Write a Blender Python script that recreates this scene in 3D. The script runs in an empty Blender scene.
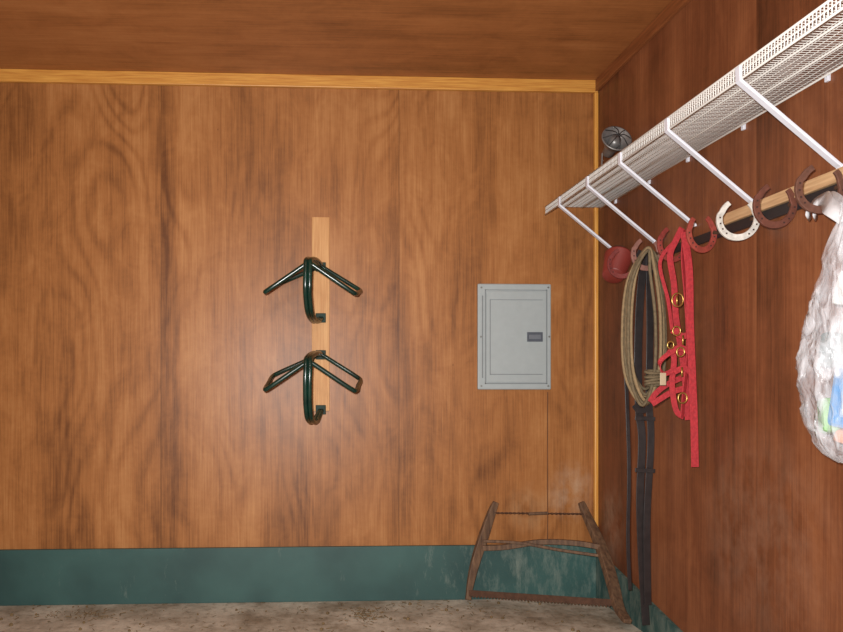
import bpy, bmesh, math, random
from mathutils import Vector, Matrix, noise as mnoise
random.seed(4)
S=bpy.context.scene
try: S.view_settings.view_transform='Standard'
except Exception: pass
# ---------------- room survey (metres) ----------------
H_EYE=1.11; YAW=math.radians(2.46); FPX=700.0; D=3.604; XR=1.555; CEIL=2.70
XL=-2.6; YF=-1.6
def P(u,v,y):
    """measured photo direction -> real point at room depth y"""
    x=y*math.tan(math.atan((u-330)/FPX)+YAW)
    return Vector((x,y,H_EYE+(385-v)*(x*math.sin(YAW)+y*math.cos(YAW))/FPX))

# ---------------- helpers ----------------
def newmat(name):
    m=bpy.data.materials.new(name); m.use_nodes=True
    nt=m.node_tree; b=nt.nodes['Principled BSDF']; return m,nt,b
def srgb(r,g,b):
    f=lambda c:(c/255/12.92) if c/255<=.04045 else ((c/255+.055)/1.055)**2.4
    return (f(r),f(g),f(b),1)
def mat(name,col,rough=.5,metal=0,var=.25,scale=12,bump=0.0,col2=None,spec=.5,stretch=(1,1,1)):
    m,nt,b=newmat(name); N=nt.nodes; L=nt.links
    tc=N.new('ShaderNodeTexCoord'); mp=N.new('ShaderNodeMapping'); mp.inputs['Scale'].default_value=stretch
    nz=N.new('ShaderNodeTexNoise'); nz.inputs['Scale'].default_value=scale; nz.inputs['Detail'].default_value=5
    L.new(tc.outputs['Object'],mp.inputs['Vector']); L.new(mp.outputs['Vector'],nz.inputs['Vector'])
    cr=N.new('ShaderNodeValToRGB'); cr.color_ramp.elements[0].position=.3; cr.color_ramp.elements[1].position=.7
    c=Vector(col[:3]); c2=Vector(col2[:3]) if col2 else c*(1-var)
    cr.color_ramp.elements[0].color=(*c2,1); cr.color_ramp.elements[1].color=(*c,1)
    L.new(nz.outputs['Fac'],cr.inputs['Fac']); L.new(cr.outputs['Color'],b.inputs['Base Color'])
    b.inputs['Roughness'].default_value=rough; b.inputs['Metallic'].default_value=metal
    b.inputs['Specular IOR Level'].default_value=spec
    if bump:
        bp=N.new('ShaderNodeBump'); bp.inputs['Strength'].default_value=bump; bp.inputs['Distance'].default_value=.01
        L.new(nz.outputs['Fac'],bp.inputs['Height']); L.new(bp.outputs['Normal'],b.inputs['Normal'])
    return m
def obj(name,bm,m,parent=None,smooth=False,bevel=0):
    me=bpy.data.meshes.new(name); bmesh.ops.recalc_face_normals(bm,faces=bm.faces); bm.to_mesh(me); bm.free()
    if smooth:
        for p in me.polygons: p.use_smooth=True
    o=bpy.data.objects.new(name,me); S.collection.objects.link(o)
    for mm in (m if isinstance(m,(list,tuple)) else [m]): me.materials.append(mm)
    if parent: o.parent=parent
    if bevel:
        md=o.modifiers.new('b','BEVEL'); md.width=bevel; md.segments=2; md.limit_method='ANGLE'
    return o
def empty(name):
    e=bpy.data.objects.new(name,None); S.collection.objects.link(e); e.empty_display_size=.05; return e
def box(bm,a,b,mi=0):
    vs=[bm.verts.new((x,y,z)) for x in (a[0],b[0]) for y in (a[1],b[1]) for z in (a[2],b[2])]
    for f in ((0,1,3,2),(4,6,7,5),(0,4,5,1),(2,3,7,6),(0,2,6,4),(1,5,7,3)):
        fc=bm.faces.new([vs[i] for i in f]); fc.material_index=mi
def smooth(pts,n=6,closed=False):
    pts=[Vector(p) for p in pts]; out=[]; k=len(pts)
    rng=range(k) if closed else range(k-1)
    for i in rng:
        if closed: p0,p1,p2,p3=pts[i-1],pts[i],pts[(i+1)%k],pts[(i+2)%k]
        else: p0=pts[max(i-1,0)];p1=pts[i];p2=pts[i+1];p3=pts[min(i+2,k-1)]
        for j in range(n):
            t=j/n
            out.append(.5*((2*p1)+(p2-p0)*t+(2*p0-5*p1+4*p2-p3)*t*t+(3*p1-p0-3*p2+p3)*t**3))
    if not closed: out.append(pts[-1])
    return out
def sweep(bm,pts,prof,up=None,closed=False,scale=None,mi=0):
    pts=[Vector(p) for p in pts]; k=len(pts); rings=[]; prev=None
    for i,p in enumerate(pts):
        if closed: t=pts[(i+1)%k]-pts[i-1]
        else: t=pts[min(i+1,k-1)]-pts[max(i-1,0)]
        t.normalize()
        ref=Vector(up) if up is not None else (prev if prev is not None else (Vector((0,0,1)) if abs(t.z)<.9 else Vector((1,0,0))))
        n=ref-t*ref.dot(t)
        if n.length<1e-5: n=t.orthogonal()
        n.normalize(); prev=n; b=t.cross(n); s=scale(i/(k-1)) if scale else 1
        rings.append([bm.verts.new(p+n*a*s+b*c*s) for a,c in prof])
    m=len(prof)
    for i in range(k if closed else k-1):
        A,B=rings[i],rings[(i+1)%k]
        for j in range(m):
            f=bm.faces.new((A[j],A[(j+1)%m],B[(j+1)%m],B[j])); f.material_index=mi
    if not closed:
        bm.faces.new(rings[0]).material_index=mi; bm.faces.new(rings[-1][::-1]).material_index=mi
def circ(r,n=10): return [(r*math.cos(2*math.pi*i/n),r*math.sin(2*math.pi*i/n)) for i in range(n)]
def rect(w,t): return [(-w/2,-t/2),(w/2,-t/2),(w/2,t/2),(-w/2,t/2)]
def lathe(bm,prof,M,n=32,mi=0):
    rings=[[bm.verts.new(M@Vector((r*math.cos(2*math.pi*i/n),r*math.sin(2*math.pi*i/n),z))) for i in range(n)] for r,z in prof]
    for a_,b_ in zip(rings,rings[1:]):
        for i in range(n): bm.faces.new((a_[i],a_[(i+1)%n],b_[(i+1)%n],b_[i])).material_index=mi
    bm.faces.new(rings[0][::-1]).material_index=mi; bm.faces.new(rings[-1]).material_index=mi

# ---------------- plywood ----------------
def plywood(name,lat,lon,dark,mid,light,seams=(),rings=26,rough=.42,wear=None,k=1.0,seam_c=.5,arcs=.5,streaks=(),sk=.42):
    m,nt,b=newmat(name); N=nt.nodes; L=nt.links
    def math_(op,a,c=None,clamp=False):
        n=N.new('ShaderNodeMath'); n.operation=op; n.use_clamp=clamp
        for i,v in enumerate((a,c)):
            if v is None: continue
            if isinstance(v,(int,float)): n.inputs[i].default_value=v
            else: L.new(v,n.inputs[i])
        return n.outputs[0]
    tc=N.new('ShaderNodeTexCoord'); sp=N.new('ShaderNodeSeparateXYZ'); L.new(tc.outputs['Object'],sp.inputs[0])
    la=sp.outputs[lat]; lo=sp.outputs[lon]
    pid=None
    for s in seams:
        g=math_('GREATER_THAN',la,s); pid=g if pid is None else math_('ADD',pid,g)
    if pid is None: pid=math_('MULTIPLY',la,0.0)
    off=math_('MULTIPLY',pid,3.7)
    def noise(sl,so,detail=3,rgh=.5,extra=0,dist=0):
        c=N.new('ShaderNodeCombineXYZ')
        L.new(math_('MULTIPLY',la,sl),c.inputs[0]); L.new(math_('MULTIPLY',lo,so),c.inputs[1])
        L.new(math_('ADD',off,extra),c.inputs[2])
        n=N.new('ShaderNodeTexNoise'); n.inputs['Scale'].default_value=1; n.inputs['Detail'].default_value=detail
        n.inputs['Roughness'].default_value=rgh; n.inputs['Distortion'].default_value=dist
        L.new(c.outputs[0],n.inputs['Vector']); return n.outputs['Fac']
    fig=noise(1.7,.62,1.5,.4,2.3,.2)
    fib=noise(150,3.6,4,.65,5)
    wav=noise(8,2.2,3,.5,9)
    ph=math_('ADD',math_('MULTIPLY',fig,rings*3.0),math_('MULTIPLY',wav,2.6))
    rg=math_('ADD',math_('MULTIPLY',math_('SINE',ph),.5),.5)
    line=math_('POWER',rg,2.2)
    msk=math_('MULTIPLY',math_('SUBTRACT',noise(1.9,1.1,3,.5,71),.38,True),4.0,True)
    line=math_('MULTIPLY',line,msk)
    broad=noise(2.4,.5,3,.5,21); streak=noise(12,.3,3,.6,33); mott=noise(7,3.6,5,.62,41,.9); cross=noise(24,50,3,.5,47)
    def cen(x,a): return math_('MULTIPLY',math_('SUBTRACT',x,.5),a*k)
    v=math_('ADD',cen(fib,.55),.5)
    for x,a in ((broad,.66),(streak,sk),(mott,.5),(cross,.10)): v=math_('ADD',v,cen(x,a))
    v=math_('SUBTRACT',v,math_('MULTIPLY',line,.2*arcs*k))
    for (c0,w0,st0) in streaks:
        dx=math_('DIVIDE',math_('ABSOLUTE',math_('SUBTRACT',math_('ADD',la,math_('MULTIPLY',wav,.05)),c0+.025)),w0)
        v=math_('SUBTRACT',v,math_('MULTIPLY',math_('SUBTRACT',1.0,dx,True),st0))
    cr=N.new('ShaderNodeValToRGB'); e=cr.color_ramp.elements
    e[0].position=.18; e[0].color=dark; e[1].position=.82; e[1].color=light
    kk=e.new(.5); kk.color=mid
    L.new(v,cr.inputs['Fac']); col=cr.outputs['Color']
    def mix(fac,c):
        nonlocal col
        x=N.new('ShaderNodeMixRGB'); L.new(fac,x.inputs[0]); L.new(col,x.inputs[1]); x.inputs[2].default_value=c; col=x.outputs[0]
    vo=N.new('ShaderNodeTexVoronoi'); vo.inputs['Scale'].default_value=1
    c=N.new('ShaderNodeCombineXYZ'); L.new(math_('MULTIPLY',la,6),c.inputs[0]); L.new(math_('MULTIPLY',lo,4.0),c.inputs[1]); L.new(off,c.inputs[2])
    L.new(c.outputs[0],vo.inputs['Vector'])
    mix(math_('MULTIPLY',math_('LESS_THAN',vo.outputs['Distance'],.022),.45),dark)
    for s in seams:
        d=math_('ABSOLUTE',math_('SUBTRACT',la,s))
        mix(math_('MULTIPLY',math_('LESS_THAN',d,.0024),seam_c),tuple(x*.4 for x in dark[:3])+(1,))
    for (sl_,so_,r1,r2,st,cc) in (wear or []):
        dx=math_('DIVIDE',math_('SUBTRACT',la,sl_),r1); dz=math_('DIVIDE',math_('SUBTRACT',lo,so_),r2)
        rr=math_('ADD',math_('MULTIPLY',dx,dx),math_('MULTIPLY',dz,dz))
        f=math_('SUBTRACT',1.0,rr,True)
        nn=noise(14,9,5,.6,50)
        f=math_('MULTIPLY',f,math_('MULTIPLY',math_('SUBTRACT',nn,.36,True),st*3),True)
        mix(f,cc)
    L.new(col,b.inputs['Base Color'])
    b.inputs['Roughness'].default_value=rough; b.inputs['Specular IOR Level'].default_value=.3
    bp=N.new('ShaderNodeBump'); bp.inputs['Strength'].default_value=.1; bp.inputs['Distance'].default_value=.003
    L.new(fib,bp.inputs['Height']); L.new(bp.outputs['Normal'],b.inputs['Normal'])
    return m
sx=[P(161,300,D).x,P(399,300,D).x,P(161,300,D).x-1.22]
M_back=plywood('plywood_back',0,2,srgb(98,58,28),srgb(152,99,54),srgb(182,130,80),seams=(sx[2],sx[0],sx[1]),seam_c=.5,rings=44,arcs=.7,k=.95,
   streaks=[(sx[0]-.02,.07,.14),(sx[0]+.06,.05,.1),(.55,.05,.06)],
   wear=[(P(571,492,D).x,P(571,492,D).z,.14,.18,.42,srgb(200,182,158)),(P(530,508,D).x,P(530,508,D).z,.14,.15,.35,srgb(192,158,118))])
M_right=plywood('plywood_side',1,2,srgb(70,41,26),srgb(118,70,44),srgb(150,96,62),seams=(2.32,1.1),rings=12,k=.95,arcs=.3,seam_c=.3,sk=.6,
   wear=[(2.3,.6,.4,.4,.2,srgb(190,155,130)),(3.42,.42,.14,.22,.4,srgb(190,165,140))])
M_ceil=plywood('plywood_ceiling',1,0,srgb(104,62,32),srgb(156,100,57),srgb(182,126,78),seams=(2.70,),rings=14,k=.8,arcs=.3,seam_c=.0)

bm=bmesh.new(); box(bm,(XL,D,0),(XR+.05,D+.05,CEIL)); obj('wall_back',bm,M_back)
bm=bmesh.new(); box(bm,(XR,YF,0),(XR+.05,D,CEIL)); obj('wall_right',bm,M_right)
bm=bmesh.new(); box(bm,(XL-.05,YF,0),(XL,D+.05,CEIL)); obj('wall_left',bm,M_right)
bm=bmesh.new(); box(bm,(XL-.05,YF-.05,0),(XR+.05,YF,CEIL)); obj('wall_front',bm,M_back)
bm=bmesh.new(); box(bm,(XL-.05,YF-.05,CEIL),(XR+.05,D+.05,CEIL+.05)); obj('ceiling',bm,M_ceil)

# floor: dusty concrete
m,nt,b=newmat('dusty_concrete'); N=nt.nodes; L=nt.links
tc=N.new('ShaderNodeTexCoord')
n1=N.new('ShaderNodeTexNoise'); n1.inputs['Scale'].default_value=3.5; n1.inputs['Detail'].default_value=9; n1.inputs['Roughness'].default_value=.65
n2=N.new('ShaderNodeTexNoise'); n2.inputs['Scale'].default_value=26; n2.inputs['Detail'].default_value=7; n2.inputs['Roughness'].default_value=.7
L.new(tc.outputs['Object'],n1.inputs['Vector']); L.new(tc.outputs['Object'],n2.inputs['Vector'])
cr=N.new('ShaderNodeValToRGB'); e=cr.color_ramp.elements
e[0].position=.36; e[0].color=srgb(136,124,104); e[1].position=.62; e[1].color=srgb(202,196,180)
L.new(n1.outputs['Fac'],cr.inputs['Fac'])
cr2=N.new('ShaderNodeValToRGB'); e=cr2.color_ramp.elements; e[0].position=.36; e[0].color=(.38,.33,.27,1); e[1].position=.5; e[1].color=(1,1,1,1)
L.new(n2.outputs['Fac'],cr2.inputs['Fac'])
mx=N.new('ShaderNodeMixRGB'); mx.blend_type='MULTIPLY'; mx.inputs[0].default_value=.6
L.new(cr.outputs[0],mx.inputs[1]); L.new(cr2.outputs[0],mx.inputs[2]); L.new(mx.outputs[0],b.inputs['Base Color'])
b.inputs['Roughness'].default_value=.9
bp=N.new('ShaderNodeBump'); bp.inputs['Strength'].default_value=.35; bp.inputs['Distance'].default_value=.008
L.new(n2.outputs['Fac'],bp.inputs['Height']); L.new(bp.outputs[0],b.inputs['Normal'])
bm=bmesh.new(); box(bm,(XL-.05,YF-.05,-.05),(XR+.05,D+.05,0)); obj('floor',bm,m)

# green baseboards
M_green=mat('green_paint',srgb(54,90,86),.55,0,.3,3,.1,col2=srgb(36,67,65))
nt=M_green.node_tree; N=nt.nodes; L=nt.links; b=N['Principled BSDF']
src=b.inputs['Base Color'].links[0].from_socket
tc=N.new('ShaderNodeTexCoord'); mp=N.new('ShaderNodeMapping'); mp.inputs['Scale'].default_value=(9,9,3)
nz=N.new('ShaderNodeTexNoise'); nz.inputs['Scale'].default_value=2; nz.inputs['Detail'].default_value=9; nz.inputs['Roughness'].default_value=.75
L.new(tc.outputs['Object'],mp.inputs[0]); L.new(mp.outputs[0],nz.inputs['Vector'])
sep=N.new('ShaderNodeSeparateXYZ'); L.new(tc.outputs['Object'],sep.inputs[0])
mr=N.new('ShaderNodeMapRange'); mr.inputs[1].default_value=.4; mr.inputs[2].default_value=1.3; mr.inputs[3].default_value=0; mr.inputs[4].default_value=.16
L.new(sep.outputs[0],mr.inputs[0])
ad=N.new('ShaderNodeMath'); L.new(nz.outputs['Fac'],ad.inputs[0]); L.new(mr.outputs[0],ad.inputs[1])
cr=N.new('ShaderNodeValToRGB'); cr.color_ramp.elements[0].position=.6; cr.color_ramp.elements[0].color=(0,0,0,1); cr.color_ramp.elements[1].position=.9; cr.color_ramp.elements[1].color=(.6,.6,.6,1)
L.new(ad.outputs[0],cr.inputs[0])
mx=N.new('ShaderNodeMixRGB'); L.new(cr.outputs[0],mx.inputs[0]); L.new(src,mx.inputs[1]); mx.inputs[2].default_value=srgb(150,158,145)
L.new(mx.outputs[0],b.inputs['Base Color'])
bm=bmesh.new(); box(bm,(XL,D-.02,0),(XR,D,.28)); obj('baseboard_back',bm,M_green,bevel=.003)
bm=bmesh.new()
a=[(D-.02,0),(D-.02,.25),(2.78,.108),(2.2,.01),(2.2,0)]
v1=[bm.verts.new((XR,y,z)) for y,z in a]; v2=[bm.verts.new((XR-.015,y,z)) for y,z in a]
bm.faces.new(v1); bm.faces.new(v2[::-1])
for i in range(5): bm.faces.new((v1[i],v1[(i+1)%5],v2[(i+1)%5],v2[i]))
obj('baseboard_right',bm,M_green)

# trim
def grainwood(name,c1,c2,stretch,scale=4,rough=.45,bump=.05):
    return mat(name,c1,rough,0,.3,scale,bump,col2=c2,stretch=stretch)
M_tx=grainwood('pine_trim_horizontal',srgb(212,156,74),srgb(178,116,48),(1.5,30,30))
M_tz=grainwood('pine_trim_vertical',srgb(218,160,74),srgb(192,130,54),(30,30,1.5))
M_ty=grainwood('stained_trim',srgb(146,88,50),srgb(112,64,34),(30,1.5,30))
bm=bmesh.new(); box(bm,(XL,D-.02,CEIL-.064),(XR-.001,D,CEIL)); obj('trim_1',bm,M_tx,bevel=.003)
bm=bmesh.new(); box(bm,(XR-.021,D-.022,.28),(XR,D,CEIL-.064)); obj('trim_2',bm,M_tz,bevel=.005)
bm=bmesh.new(); box(bm,(XR-.018,YF,CEIL-.06),(XR,D-.02,CEIL)); obj('trim_3',bm,M_ty,bevel=.003)
p=P(547,392,D); q=P(548,544,D)
bm=bmesh.new(); box(bm,(p.x,D-.0015,.281),(q.x,D,p.z)); obj('trim_4',bm,mat('joint_filler',srgb(110,66,32),.7))

# ---------------- saddle racks ----------------
M_pine=grainwood('pale_pine',srgb(204,156,100),srgb(178,124,70),(30,30,1.2),4,.6)
M_gtube=mat('dark_green_enamel',srgb(14,50,40),.25,0,.3,20,spec=.6,col2=srgb(8,34,28))
M_plate=mat('dark_green_plate',srgb(40,60,52),.6,0,.3,20,spec=.2,col2=srgb(28,44,38))
M_steel=mat('worn_steel',srgb(150,150,145),.4,.8,.4,20)
tl=P(312,217,D-.02); br=P(329.5,411,D-.02)
bm=bmesh.new(); box(bm,(tl.x,D-.022,br.z),(br.x,D,tl.z)); obj('rack_mounting_board',bm,M_pine,bevel=.002)
def saddle_rack(name,vtop,vlow,front_drop,bd):
    e=empty(name); yb=D-.032; yf=D-.34; xc=(tl.x+br.x)/2
    z0=P(320,vtop,yb).z; zl=P(320,vlow,yb).z
    xf=xc-.066
    bm=bmesh.new(); r=.0112
    drop=.145; hw=.212
    A=Vector((xf,yf,z0-front_drop)); B=Vector((xc,yb,z0))
    LF=A+Vector((-hw+.005,0.02,-drop+.005)); RF=A+Vector((hw+.008,0.02,-drop))
    LB=B+Vector((-hw-.03,-.035,-drop+.035)); RB=B+Vector((hw-.01,-.035,-drop+.015))
    def arm(F,Bk):
        pts=[A,A.lerp(F,.3),A.lerp(F,.88),F+(Bk-F)*.1,F.lerp(Bk,.5),Bk+(F-Bk)*.1,Bk.lerp(B,.12),Bk.lerp(B,.7),B]
        sweep(bm,smooth(pts,8),circ(r,12))
    arm(LF,LB); arm(RF,RB)
    C=Vector((xc,yb,zl))
    for dx in (-.010,.010):
        o=Vector((dx,0,0))
        pts=[B+o*.5,B.lerp(A,.5)+o+Vector((0,0,.02)),A+o+Vector((0,0,.012)),A+o+Vector((-.004,-.03,-.03)),A+o+Vector((-.006,-.03,-.12)),
             Vector((xf-.004+dx,yf,zl+.06-bd)),Vector((xf+.006+dx,yf+.06,zl-.005-bd)),Vector(((xf+xc)/2+dx,(yf+yb)/2+.05,zl-.03-bd*.8)),C+o*.5+Vector((0,0,-.008))]
        sweep(bm,smooth(pts,8),circ(.0112,12))
    obj('tube_frame',bm,M_gtube,e,True)
    bm=bmesh.new()
    for z in (z0,zl): box(bm,(xc-.026,yb,z-.028),(xc+.026,D-.022,z+.02))
    obj('wall_plates',bm,M_plate,e,bevel=.003)
    bm=bmesh.new()
    for z in (z0,zl):
        for dx in (-.018,.018):
            sweep(bm,[(xc+dx,yb-.003,z-.02),(xc+dx,yb+.002,z-.02)],circ(.004,8))
    obj('screws',bm,M_plate,e)
saddle_rack('saddle_rack',266,317,.035,.0)
saddle_rack('saddle_rack',354,409,.045,.035)

# ---------------- breaker panel ----------------
e=empty('electrical_panel')
M_pan=mat('grey_panel_paint',srgb(158,167,168),.5,0,.06,30); M_pan2=mat('grey_panel_shadow',srgb(118,124,126),.5,0,.05,30)
M_blk=mat('black_plastic',srgb(35,36,40),.4)
def pb(bm,u0,v0,u1,v1,y0,y1):
    p=P(u0,v0,D); q=P(u1,v1,D); box(bm,(p.x,y0,q.z),(q.x,y1,p.z))
bm=bmesh.new(); pb(bm,477,284,550,389.5,D-.018,D); obj('cover',bm,M_pan,e,bevel=.006)
bm=bmesh.new()
for r in ((484,290,546,291),(484,383,546,384),(484,290,485,384),(545.2,290,546,384)): pb(bm,*r,D-.0195,D-.017)
obj('door_gap',bm,M_pan2,e)
bm=bmesh.new(); pb(bm,485.5,291.8,544.8,382.4,D-.024,D-.0175); obj('door',bm,M_pan,e,bevel=.002)
bm=bmesh.new()
for v in (300,374): pb(bm,489,v,541,v+.8,D-.0255,D-.023)
pb(bm,488.5,300,489.3,374.8,D-.0255,D-.023)
pb(bm,481,296,482.2,378,D-.0195,D-.017)
obj('embossed_ribs',bm,M_pan2,e)
bm=bmesh.new(); pb(bm,525.5,332.5,541,342,D-.028,D-.023); obj('latch_plate',bm,mat('latch_grey',srgb(84,90,100),.4),e,bevel=.001)
bm=bmesh.new(); pb(bm,527.5,335,539,339.5,D-.030,D-.027)
obj('latch',bm,mat('latch_slot_grey',srgb(112,118,126),.4),e,bevel=.001)
bm=bmesh.new()
for (u,v) in ((480.5,288),(547,288),(480.5,386),(547,386),(480,337),(548,337)):
    p=P(u,v,D); sweep(bm,[(p.x,D-.021,p.z),(p.x,D-.016,p.z)],circ(.005,8))
obj('screws',bm,M_steel,e)

# ---------------- bow saw ----------------
e=empty('bow_saw')
M_old=grainwood('weathered_wood',srgb(116,88,64),srgb(72,50,35),(20,20,3),3,.7,.2)
M_rust=mat('rusty_iron',srgb(92,62,44),.8,.3,.4,40,.3)
bm=bmesh.new()
Lp=[P(496,502,3.565),P(491,514,3.56),P(484,535,3.55),P(477,556,3.53),P(471,580,3.50),P(468,600,3.475)]
Rp=[P(581,502,3.565),P(586,514,3.55),P(596,535,3.48),P(605,558,3.39),P(613,585,3.28),P(619,608,3.18),P(628,622,3.09)]
sweep(bm,smooth(Lp,6),rect(.042,.024),up=(1,.2,0),scale=lambda t:.7+.45*math.sin(math.pi*min(1,t*1.1)))
sweep(bm,smooth(Rp,6),rect(.048,.026),up=(1,.4,0),scale=lambda t:.7+.5*math.sin(math.pi*min(1,t*.95)))
obj('end_posts',bm,M_old,e,bevel=.004)
bm=bmesh.new()
sweep(bm,smooth([P(482,548,3.53),P(505,547,3.525),P(540,542,3.50),P(575,543,3.45),P(600,547,3.42)],6),rect(.026,.02),up=(0,0,1))
sweep(bm,smooth([P(483,541,3.52),P(520,543,3.50),P(560,550,3.47),P(602,556,3.40)],6),rect(.014,.012),up=(0,0,1))
obj('stretcher',bm,M_old,e,bevel=.003)
bm=bmesh.new()
a=P(492,513,3.555);c=P(587,514,3.54)
for s in (0,math.pi):
    sweep(bm,[a.lerp(c,i/80)+Vector((0,math.cos(i*.9+s)*.0035,math.sin(i*.9+s)*.0035)) for i in range(81)],circ(.0025,6))
obj('twisted_wire',bm,M_rust,e)
bm=bmesh.new(); q=a.lerp(c,.48); sweep(bm,[q+Vector((-.05,-.006,0)),q+Vector((.05,-.006,.003))],circ(.008,8)); obj('toggle',bm,M_old,e)
bm=bmesh.new()
A=P(469,594,3.47); B=P(618,604,3.20); d=B-A; n=90
top=[];bot=[];up=Vector((0,0,1))
for i in range(n+1):
    p=A+d*(i/n); top.append(p+up*.02); bot.append(p-up*(.018 if i%2 else .008))
nrm=d.cross(up).normalized()*.0012
t1,b1,t2,b2=[[bm.verts.new(p+nrm*s) for p in r] for s in (1,-1) for r in (top,bot)]
for i in range(n):
    bm.faces.new((t1[i],t1[i+1],b1[i+1],b1[i])); bm.faces.new((t2[i],b2[i],b2[i+1],t2[i+1]))
    bm.faces.new((t1[i],t2[i],t2[i+1],t1[i+1])); bm.faces.new((b1[i],b1[i+1],b2[i+1],b2[i]))
obj('blade',bm,M_rust,e)

# ---------------- wire shelf ----------------
e=empty('wire_shelf')
M_wht=mat('white_vinyl_wire',srgb(218,217,212),.35,0,.05,20)
M_brc=mat('galvanised_brace',srgb(225,229,240),.35,.1,.08,20)
XS=1.255; XW=XR-.012; ZS=2.022; y0,y1=.9,3.535; LIP=.04
bm=bmesh.new()
for x,z,r in ((XS,ZS,.0035),(XS,ZS-LIP,.0035),(XS+.10,ZS-.003,.003),(XS+.19,ZS-.003,.003),(XW,ZS-.003,.0035),(XS,ZS-LIP/2,.0018)):
    sweep(bm,[(x,y0,z),(x,y1,z)],circ(r,8))
y=y0
while y<=y1+1e-6:
    sweep(bm,[(XW,y,ZS),(XS+.004,y,ZS),(XS,y,ZS-.004),(XS,y,ZS-LIP)],circ(.0017,5)); y+=.0125
for i in range(1,13):
    x=XS+.0225*i; sweep(bm,[(x,y0,ZS-.002),(x,y1,ZS-.002)],circ(.0010,4))
obj('wire_mesh',bm,M_wht,e,True)
bm=bmesh.new()
for yy in (1.5,1.946,2.337,2.688,3.0,3.33):
    p=[(XS-.004,yy,ZS-.004),(XS-.004,yy,ZS-LIP-.004),(XR-.016,yy,1.745),(XR-.006,yy,1.738),(XR-.005,yy,1.732)]
    sweep(bm,p,rect(.022,.009),up=(0,1,0))
    box(bm,(XR-.01,yy+.04,ZS-.02),(XR,yy+.055,ZS+.008))
obj('support_braces',bm,M_brc,e,bevel=.002)

# ---------------- hook rail with horseshoes ----------------
e=empty('hook_rail')
M_board=grainwood('tan_batten',srgb(205,170,128),srgb(172,136,98),(30,1.5,30),4,.6)
bm=bmesh.new(); box(bm,(XR-.019,1.0,1.692),(XR,2.50,1.73)); obj('batten',bm,M_board,e,bevel=.002)
bm=bmesh.new(); box(bm,(XR-.010,1.0,1.655),(XR,3.17,1.690)); obj('steel_strip',bm,M_blk,e,bevel=.001)
cols=[('rust',srgb(106,70,56)),('rust2',srgb(110,64,50)),('white',srgb(220,216,208)),('red',srgb(160,70,58)),('red2',srgb(146,58,50)),('pinkish',srgb(150,104,92)),('red3',srgb(128,50,44))]
ys=[1.93,2.12,2.304,2.52,2.72,2.93,3.15]
for i,(cn,cc) in enumerate(cols):
    eh=empty('horseshoe'); yy=ys[i]; a=.058; hgt=.064; cx=XR-.076; cz=1.672
    M=mat('horseshoe_paint_'+cn,cc,.6,.15,.35,60,.2)
    tw=random.uniform(-.3,.3); rot=random.uniform(-.25,.2)
    pts=[]
    for t in range(33):
        g=math.radians(90+34+(292)*t/32)
        x=a*math.cos(g)*(1.0 if math.sin(g)<.2 else .93); z=hgt*math.sin(g)
        x,z=x*math.cos(rot)-z*math.sin(rot),x*math.sin(rot)+z*math.cos(rot)
        pts.append(Vector((cx+x*math.cos(tw),yy+x*math.sin(tw),cz+z)))
    bm=bmesh.new(); sweep(bm,pts,rect(.009,.020),up=(0,1,0),scale=lambda t:.85+.25*math.sin(math.pi*t))
    obj('shoe',bm,M,eh,bevel=.0015)
    bm=bmesh.new()
    for t in (6,8,10,12,20,22,24,26):
        p=pts[t]; box(bm,(p.x-.0025,p.y-.0062,p.z-.0025),(p.x+.0025,p.y-.002,p.z+.0025))
    obj('nail_holes',bm,mat('hole_rust',srgb(60,34,28),.8),eh)
    bm=bmesh.new(); sweep(bm,[(cx+.045,yy,1.672),(XR-.010,yy,1.672)],circ(.006,8)); obj('stud',bm,M_rust,eh)

# ---------------- coiled lead rope ----------------
M_rope=mat('olive_rope',srgb(118,102,76),.85,0,.45,60,.4); M_rope2=mat('tan_rope',srgb(150,126,92),.85,0,.3,60,.4)
M_lea=mat('dark_leather',srgb(46,40,40),.4,0,.4,30,.1)
bm=bmesh.new(); Y=2.87
for k in range(9):
    w=13+k*1.1; cxp=645+random.uniform(-2,2)+(k%3-1)*1.5; bot=372+random.uniform(0,36); yy=Y+(k-4)*.012; top=247+random.uniform(0,4)
    pts=[P(648,top,yy),P(cxp-w*.75,top+28,yy),P(cxp-w-1,top+75,yy),P(cxp-w*.9,bot-28,yy),P(cxp,bot,yy),P(cxp+w*.9,bot-30,yy),P(cxp+w,top+70,yy),P(cxp+w*.6,top+22,yy)]
    pts=[Vector((min(p.x,XR-.012),p.y,p.z)) for p in pts]
    sweep(bm,smooth(pts,8,True),circ(.0066,7),closed=True,mi=k%3==1)
for j in range(4):
    c=P(654,372+j*4,Y-.06); sweep(bm,[c+Vector((.035*math.cos(g),.02*math.sin(g),.006*math.sin(g+j))) for g in [2*math.pi*i/16 for i in range(16)]],circ(.006,7),closed=True)
obj('lead_rope',bm,[M_rope,M_rope2],smooth=True)
# ---------------- leather reins ----------------
bm=bmesh.new()
def st(lst,y,w,th=.004,up=(1,0,0),mi=0,b=None):
    pts=[P(u,v,y+(dy[0] if dy else 0)) for (u,v,*dy) in lst]
    pts=[Vector((min(p.x,XR-.008),p.y,max(p.z,.01))) for p in pts]
    sweep(b or bm,smooth(pts,6),rect(w,th),up=up,mi=mi)
st([(640,250),(630,280),(625,340),(627,400),(629,470),(628,540),(630,590)],2.97,.016)
st([(645,252),(640,300),(638,360),(639,410),(642,440),(640,500),(642,560),(646,625)],2.965,.034)
st([(649,252),(650,330),(649,400),(651,440),(647,520),(648,605)],2.955,.030)
st([(634,405),(640,411),(651,408)],2.94,.024,up=(0,0,1))
for v in (418,470): st([(635,v),(655,v+1)],2.94,.018,up=(0,0,1))
obj('leather_reins',bm,M_lea,bevel=.001)

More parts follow.
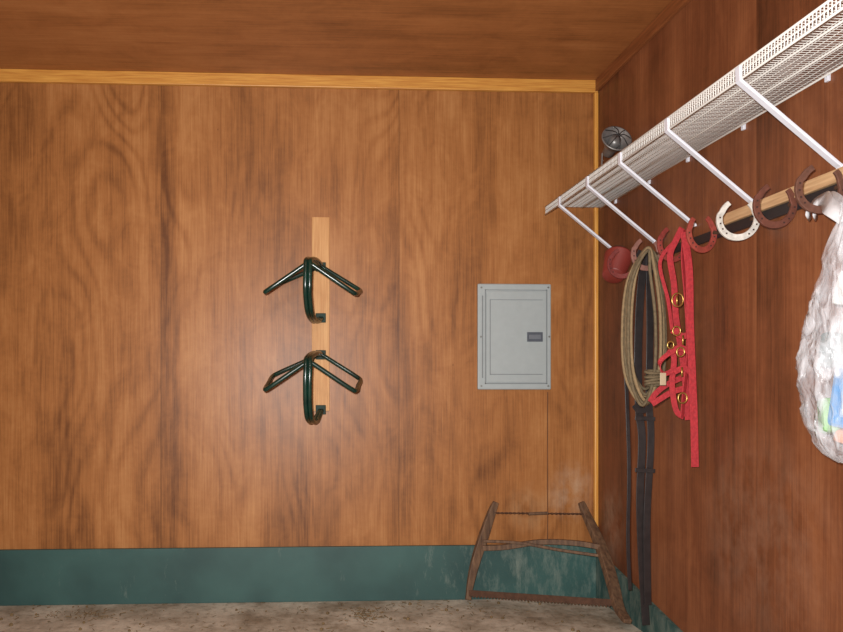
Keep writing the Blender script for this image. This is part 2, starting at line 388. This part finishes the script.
# ---------------- red halter ----------------
e=empty('nylon_halter')
M_red=mat('red_nylon',srgb(180,46,54),.7,0,.35,90,.3); M_br=mat('brass',srgb(200,160,90),.35,.9,.1)
bm=bmesh.new(); R=dict(b=bm)
st([(684,232),(689,270),(690,320),(692,370),(694,420),(695,467)],2.60,.029,**R)
st([(682,228),(676,240),(670,256),(674,285),(676,318),(682,355),(686,390),(688,420)],2.66,.024,**R)
st([(684,230),(683,262),(686,300),(688,350),(684,392),(682,418)],2.63,.022,up=(.8,.5,0),**R)
st([(652,404),(660,399),(672,392),(685,388)],2.66,.022,up=(0,0,1),**R)
st([(650,402),(656,393),(668,384),(686,376)],2.70,.022,up=(0,0,1),**R)
st([(668,350),(674,358),(672,384),(676,410),(684,417)],2.64,.022,**R)
st([(672,330),(682,336),(690,334)],2.62,.024,up=(0,0,1),**R)
st([(670,352),(680,348),(690,352)],2.62,.024,up=(0,0,1),**R)
st([(674,372),(684,368),(690,372)],2.62,.022,up=(0,0,1),**R)
st([(671,352),(660,362),(664,374),(676,368)],2.63,.018,up=(0,.5,1),**R)
st([(676,240),(660,262),(668,300),(672,330)],2.68,.014,up=(1,0,0),**R)
obj('webbing',bm,M_red,e,bevel=.001)
bm=bmesh.new()
for (u,v,r) in ((677,300,.022),(676,331,.015),(680,352,.015),(682,398,.017),(670,345,.012)):
    c=P(u,v,2.60); sweep(bm,[c+Vector((r*math.cos(g),-.004,r*math.sin(g)*1.15)) for g in [2*math.pi*i/24 for i in range(24)]],circ(.003,6),closed=True)
for (u,v) in ((677,300),(683,340),(682,372)):
    c=P(u,v,2.595); box(bm,c-Vector((.003,.002,.018)),c+Vector((.003,.002,.018)))
obj('buckles',bm,M_br,e,True)
bm=bmesh.new(); c=P(663,379,2.61)
box(bm,c+Vector((-.012,-.002,-.024)),c+Vector((.012,.002,.024))); obj('tag',bm,mat('worn_tag',srgb(190,170,140),.6),e,bevel=.004)

# ---------------- red cup ----------------
e=empty('red_feed_cup')
M_rc=mat('red_plastic',srgb(132,50,42),.5,0,.25,10)
Mx=Matrix.Translation(P(616,266,3.25))@Matrix.Rotation(.5,4,'Y')@Matrix.Rotation(-.5,4,'X')
bm=bmesh.new(); lathe(bm,[(.045,-.07),(.05,-.065),(.062,.055),(.066,.058),(.066,.066),(.058,.066),(.047,-.06)],Mx)
obj('cup',bm,M_rc,e,True)
bm=bmesh.new(); hp=[Mx@Vector(v) for v in ((.06,0,.05),(.085,-.01,.06),(.08,-.02,.1),(.04,-.02,.13),(-.03,-.01,.11),(-.06,0,.06))]
sweep(bm,smooth(hp,6),circ(.004,8)); obj('wire_handle',bm,M_rust,e,True)

# ---------------- small metal work light on the shelf ----------------
e=empty('metal_work_light')
M_dk=mat('dark_metal',srgb(62,60,60),.45,.5,.4,30); M_al=mat('brushed_grey_metal',srgb(140,138,136),.4,.5,.3,30)
cx_,cy_=1.468,3.22; Z0=ZS+.004
Mx=Matrix.Translation((cx_,cy_,Z0+.215))@Matrix.Rotation(math.radians(68),4,'X')
bm=bmesh.new(); lathe(bm,[(.022,-.07),(.028,-.065),(.03,-.03),(.066,.03),(.07,.032),(.07,.038),(.064,.038),(.03,-.02),(.012,-.024)],Mx); obj('reflector',bm,M_al,e,True)
bm=bmesh.new(); lathe(bm,[(.012,-.02),(.026,-.01),(.03,.01),(.024,.03),(.008,.036)],Mx,20); obj('bulb_housing',bm,M_al,e,True)
bm=bmesh.new()
for g in [i*math.pi/4 for i in range(4)]:
    a=Mx@Vector((.067*math.cos(g),.067*math.sin(g),.036)); c=Mx@Vector((0,0,.06)); d_=Mx@Vector((-.067*math.cos(g),-.067*math.sin(g),.036))
    o_=c-(Mx@Vector((0,0,.05)))
    sweep(bm,smooth([a,a.lerp(c,.6)+o_,c,d_.lerp(c,.6)+o_,d_],4),circ(.0022,6))
obj('wire_guard',bm,M_dk,e,True)
bm=bmesh.new()
sweep(bm,smooth([(cx_-.055,cy_,Z0+.17),(cx_-.055,cy_,Z0+.08),(cx_-.03,cy_,Z0+.045),(cx_+.03,cy_,Z0+.045),(cx_+.055,cy_,Z0+.08),(cx_+.055,cy_,Z0+.17)],5),rect(.012,.005),up=(0,1,0))
box(bm,(cx_-.05,cy_-.05,Z0),(cx_+.05,cy_+.05,Z0+.018)); box(bm,(cx_-.018,cy_-.018,Z0+.016),(cx_+.018,cy_+.018,Z0+.05))
obj('bracket_base',bm,M_al,e,bevel=.003)
bm=bmesh.new()
for k in range(4): sweep(bm,[Vector((cx_+(.035+.006*k)*math.cos(g),cy_-.01+(.035+.006*k)*math.sin(g),Z0+.026+.006*(k%2)+.003*math.sin(3*g+k))) for g in [2*math.pi*i/28 for i in range(28)]],circ(.004,6),closed=True)
obj('cord',bm,M_blk,e,True)

# ---------------- plastic bag ----------------
e=empty('plastic_bag')
m,nt,b=newmat('clear_poly'); N=nt.nodes; L=nt.links
b.inputs['Base Color'].default_value=(.8,.83,.88,1); b.inputs['Roughness'].default_value=.2; b.inputs['Specular IOR Level'].default_value=.7
tc=N.new('ShaderNodeTexCoord'); nz=N.new('ShaderNodeTexNoise'); nz.inputs['Scale'].default_value=10; nz.inputs['Detail'].default_value=5; nz.inputs['Distortion'].default_value=1.0
mp=N.new('ShaderNodeMapping'); mp.inputs['Scale'].default_value=(2.2,2.2,.6)
L.new(tc.outputs['Object'],mp.inputs[0]); L.new(mp.outputs[0],nz.inputs['Vector'])
bp=N.new('ShaderNodeBump'); bp.inputs['Strength'].default_value=.9; bp.inputs['Distance'].default_value=.02
L.new(nz.outputs['Fac'],bp.inputs['Height']); L.new(bp.outputs[0],b.inputs['Normal'])
cr=N.new('ShaderNodeMapRange'); cr.inputs[1].default_value=.42; cr.inputs[2].default_value=.72; cr.inputs[3].default_value=.15; cr.inputs[4].default_value=.6
L.new(nz.outputs['Fac'],cr.inputs[0]); L.new(cr.outputs[0],b.inputs['Alpha'])
bc=Vector((1.425,1.755,0))
prf=[(1.585,.02,.02),(1.555,.022,.022),(1.50,.042,.038),(1.45,.057,.055),(1.39,.07,.068),(1.32,.086,.084),(1.24,.102,.102),(1.17,.112,.116),(1.08,.106,.112),(1.02,.094,.102),(.97,.078,.088),(.93,.052,.062),(.908,.02,.03)]
prs=smooth([Vector(p) for p in prf],6)
bm=bmesh.new(); n=96; rings=[]
for j,p in enumerate(prs):
    ring=[]
    for i in range(n):
        g=2*math.pi*i/n
        cz_=p.x
        q=Vector((math.cos(g)*2.2,math.sin(g)*2.2,cz_*9))
        f1=abs(mnoise.noise(q)); f2=abs(mnoise.noise(q*2.3+Vector((5,3,1)))); f3=mnoise.noise(Vector((math.cos(g)*7,math.sin(g)*7,cz_*3)))
        w=1.08-.38*f1-.22*f2+.10*f3
        ring.append(bm.verts.new((bc.x+p.y*math.cos(g)*min(w,1.08),bc.y+p.z*math.sin(g)*w,p.x-.012*f1)))
    rings.append(ring)
for a_,b_ in zip(rings,rings[1:]):
    for i in range(n): bm.faces.new((a_[i],a_[(i+1)%n],b_[(i+1)%n],b_[i]))
bm.faces.new(rings[-1])
obj('film',bm,m,e,True)
M_film=mat('film_handles',srgb(205,205,208),.3,0,.15,20,.4)
bm=bmesh.new()
for s in (-1,1):
    sweep(bm,smooth([(bc.x+.01*s,bc.y,1.54),(bc.x+.016*s,bc.y+.05,1.585),(1.482+.006*s,1.93-.02,1.636),(1.482+.01*s,1.95,1.626),(1.47+.01*s,1.955,1.59)],6),rect(.042,.003),up=(.6,.2,1))
obj('handles',bm,M_film,e,True)
items=[('blue_carton',srgb(60,140,205),(-.025,-.035,1.08),(.038,.03,.08),.3),('green_pack',srgb(120,170,105),(-.05,.01,1.03),(.02,.025,.045),-.4),
 ('white_tub',srgb(232,232,228),(.03,-.02,1.0),(.035,.04,.05),.1),('orange_box',srgb(205,130,90),(-.02,-.025,.975),(.028,.03,.018),.6),
 ('grey_pack',srgb(80,95,95),(-.05,-.01,1.20),(.02,.03,.045),.2),('teal_pack',srgb(110,165,175),(-.01,-.035,1.25),(.03,.02,.06),.8),('pale_box',srgb(225,228,230),(.035,-.03,1.17),(.032,.03,.10),-.3),
 ('white_cloth',srgb(215,215,212),(-.003,.0,1.36),(.025,.025,.045),.5)]
for nm,cc,o,sz,rot in items:
    bm=bmesh.new(); box(bm,tuple(-s for s in sz),sz)
    bmesh.ops.transform(bm,matrix=Matrix.Translation((bc.x+o[0],bc.y+o[1],o[2]))@Matrix.Rotation(rot,4,'Z')@Matrix.Rotation(rot*.5,4,'X'),verts=bm.verts)
    obj(nm,bm,mat(nm+'_print',cc,.5,0,.35,30,col2=tuple(.6*x+.15 for x in cc[:3])),e,bevel=.01)

# ---------------- straw & dirt ----------------
M_str=mat('straw',srgb(124,102,70),.9,0,.5,30)
bm=bmesh.new()
def straw(cx,cy,sx_,sy_,n):
    for _ in range(n):
        x=cx+random.gauss(0,sx_); y=min(D-.04,cy+random.gauss(0,sy_))
        if not(XL+.1<x<XR-.1): continue
        g=random.uniform(0,math.pi); l=random.uniform(.006,.028); d=Vector((math.cos(g)*l,math.sin(g)*l,0))
        p=Vector((x,y,.003+random.uniform(0,.004)))
        if (p+d).y>D-.03: d.y=-d.y
        sweep(bm,[p-d*.5,p+d*.5+Vector((0,0,.002))],circ(random.uniform(.001,.0024),4))
straw(P(85,612,3.5).x,3.42,.10,.04,80); straw(P(365,617,3.4).x,3.36,.04,.05,110); straw(0,3.3,1.1,.2,180); straw(.6,3.45,.3,.06,60)
for _ in range(90):
    x=random.uniform(-2,1.3); y=random.uniform(2.9,3.55); r=random.uniform(.003,.010)
    bmesh.ops.create_icosphere(bm,subdivisions=1,radius=r,matrix=Matrix.Translation((x,y,r*.5)))
obj('straw_litter',bm,M_str)

# ---------------- lights ----------------
def light(name,t,loc,e_,**k):
    l=bpy.data.lights.new(name,t); l.energy=e_
    for a,v in k.items(): setattr(l,a,v)
    o=bpy.data.objects.new(name,l); o.location=loc; S.collection.objects.link(o); return o
f=light('camera_flash','AREA',(-.07,-.02,H_EYE+.07),122,size=.05,color=(1,.985,.965))
f.rotation_euler=(math.radians(97),0,math.radians(-3))
light('ceiling_bulb','POINT',(.1,-.3,2.35),42,shadow_soft_size=.15,color=(1,.95,.88))
w=bpy.data.worlds.new('world'); S.world=w; w.use_nodes=True
w.node_tree.nodes['Background'].inputs[0].default_value=(.6,.7,.9,1); w.node_tree.nodes['Background'].inputs[1].default_value=.1

# ---------------- camera ----------------
cd=bpy.data.cameras.new('camera'); cd.sensor_width=36; cd.lens=FPX/843*36; cd.clip_start=.02
cd.shift_x=(421.5-330)/843; cd.shift_y=(385-316)/843
co=bpy.data.objects.new('camera',cd); co.location=(0,0,H_EYE); co.rotation_euler=(math.radians(90),0,-YAW)
S.collection.objects.link(co); S.camera=co
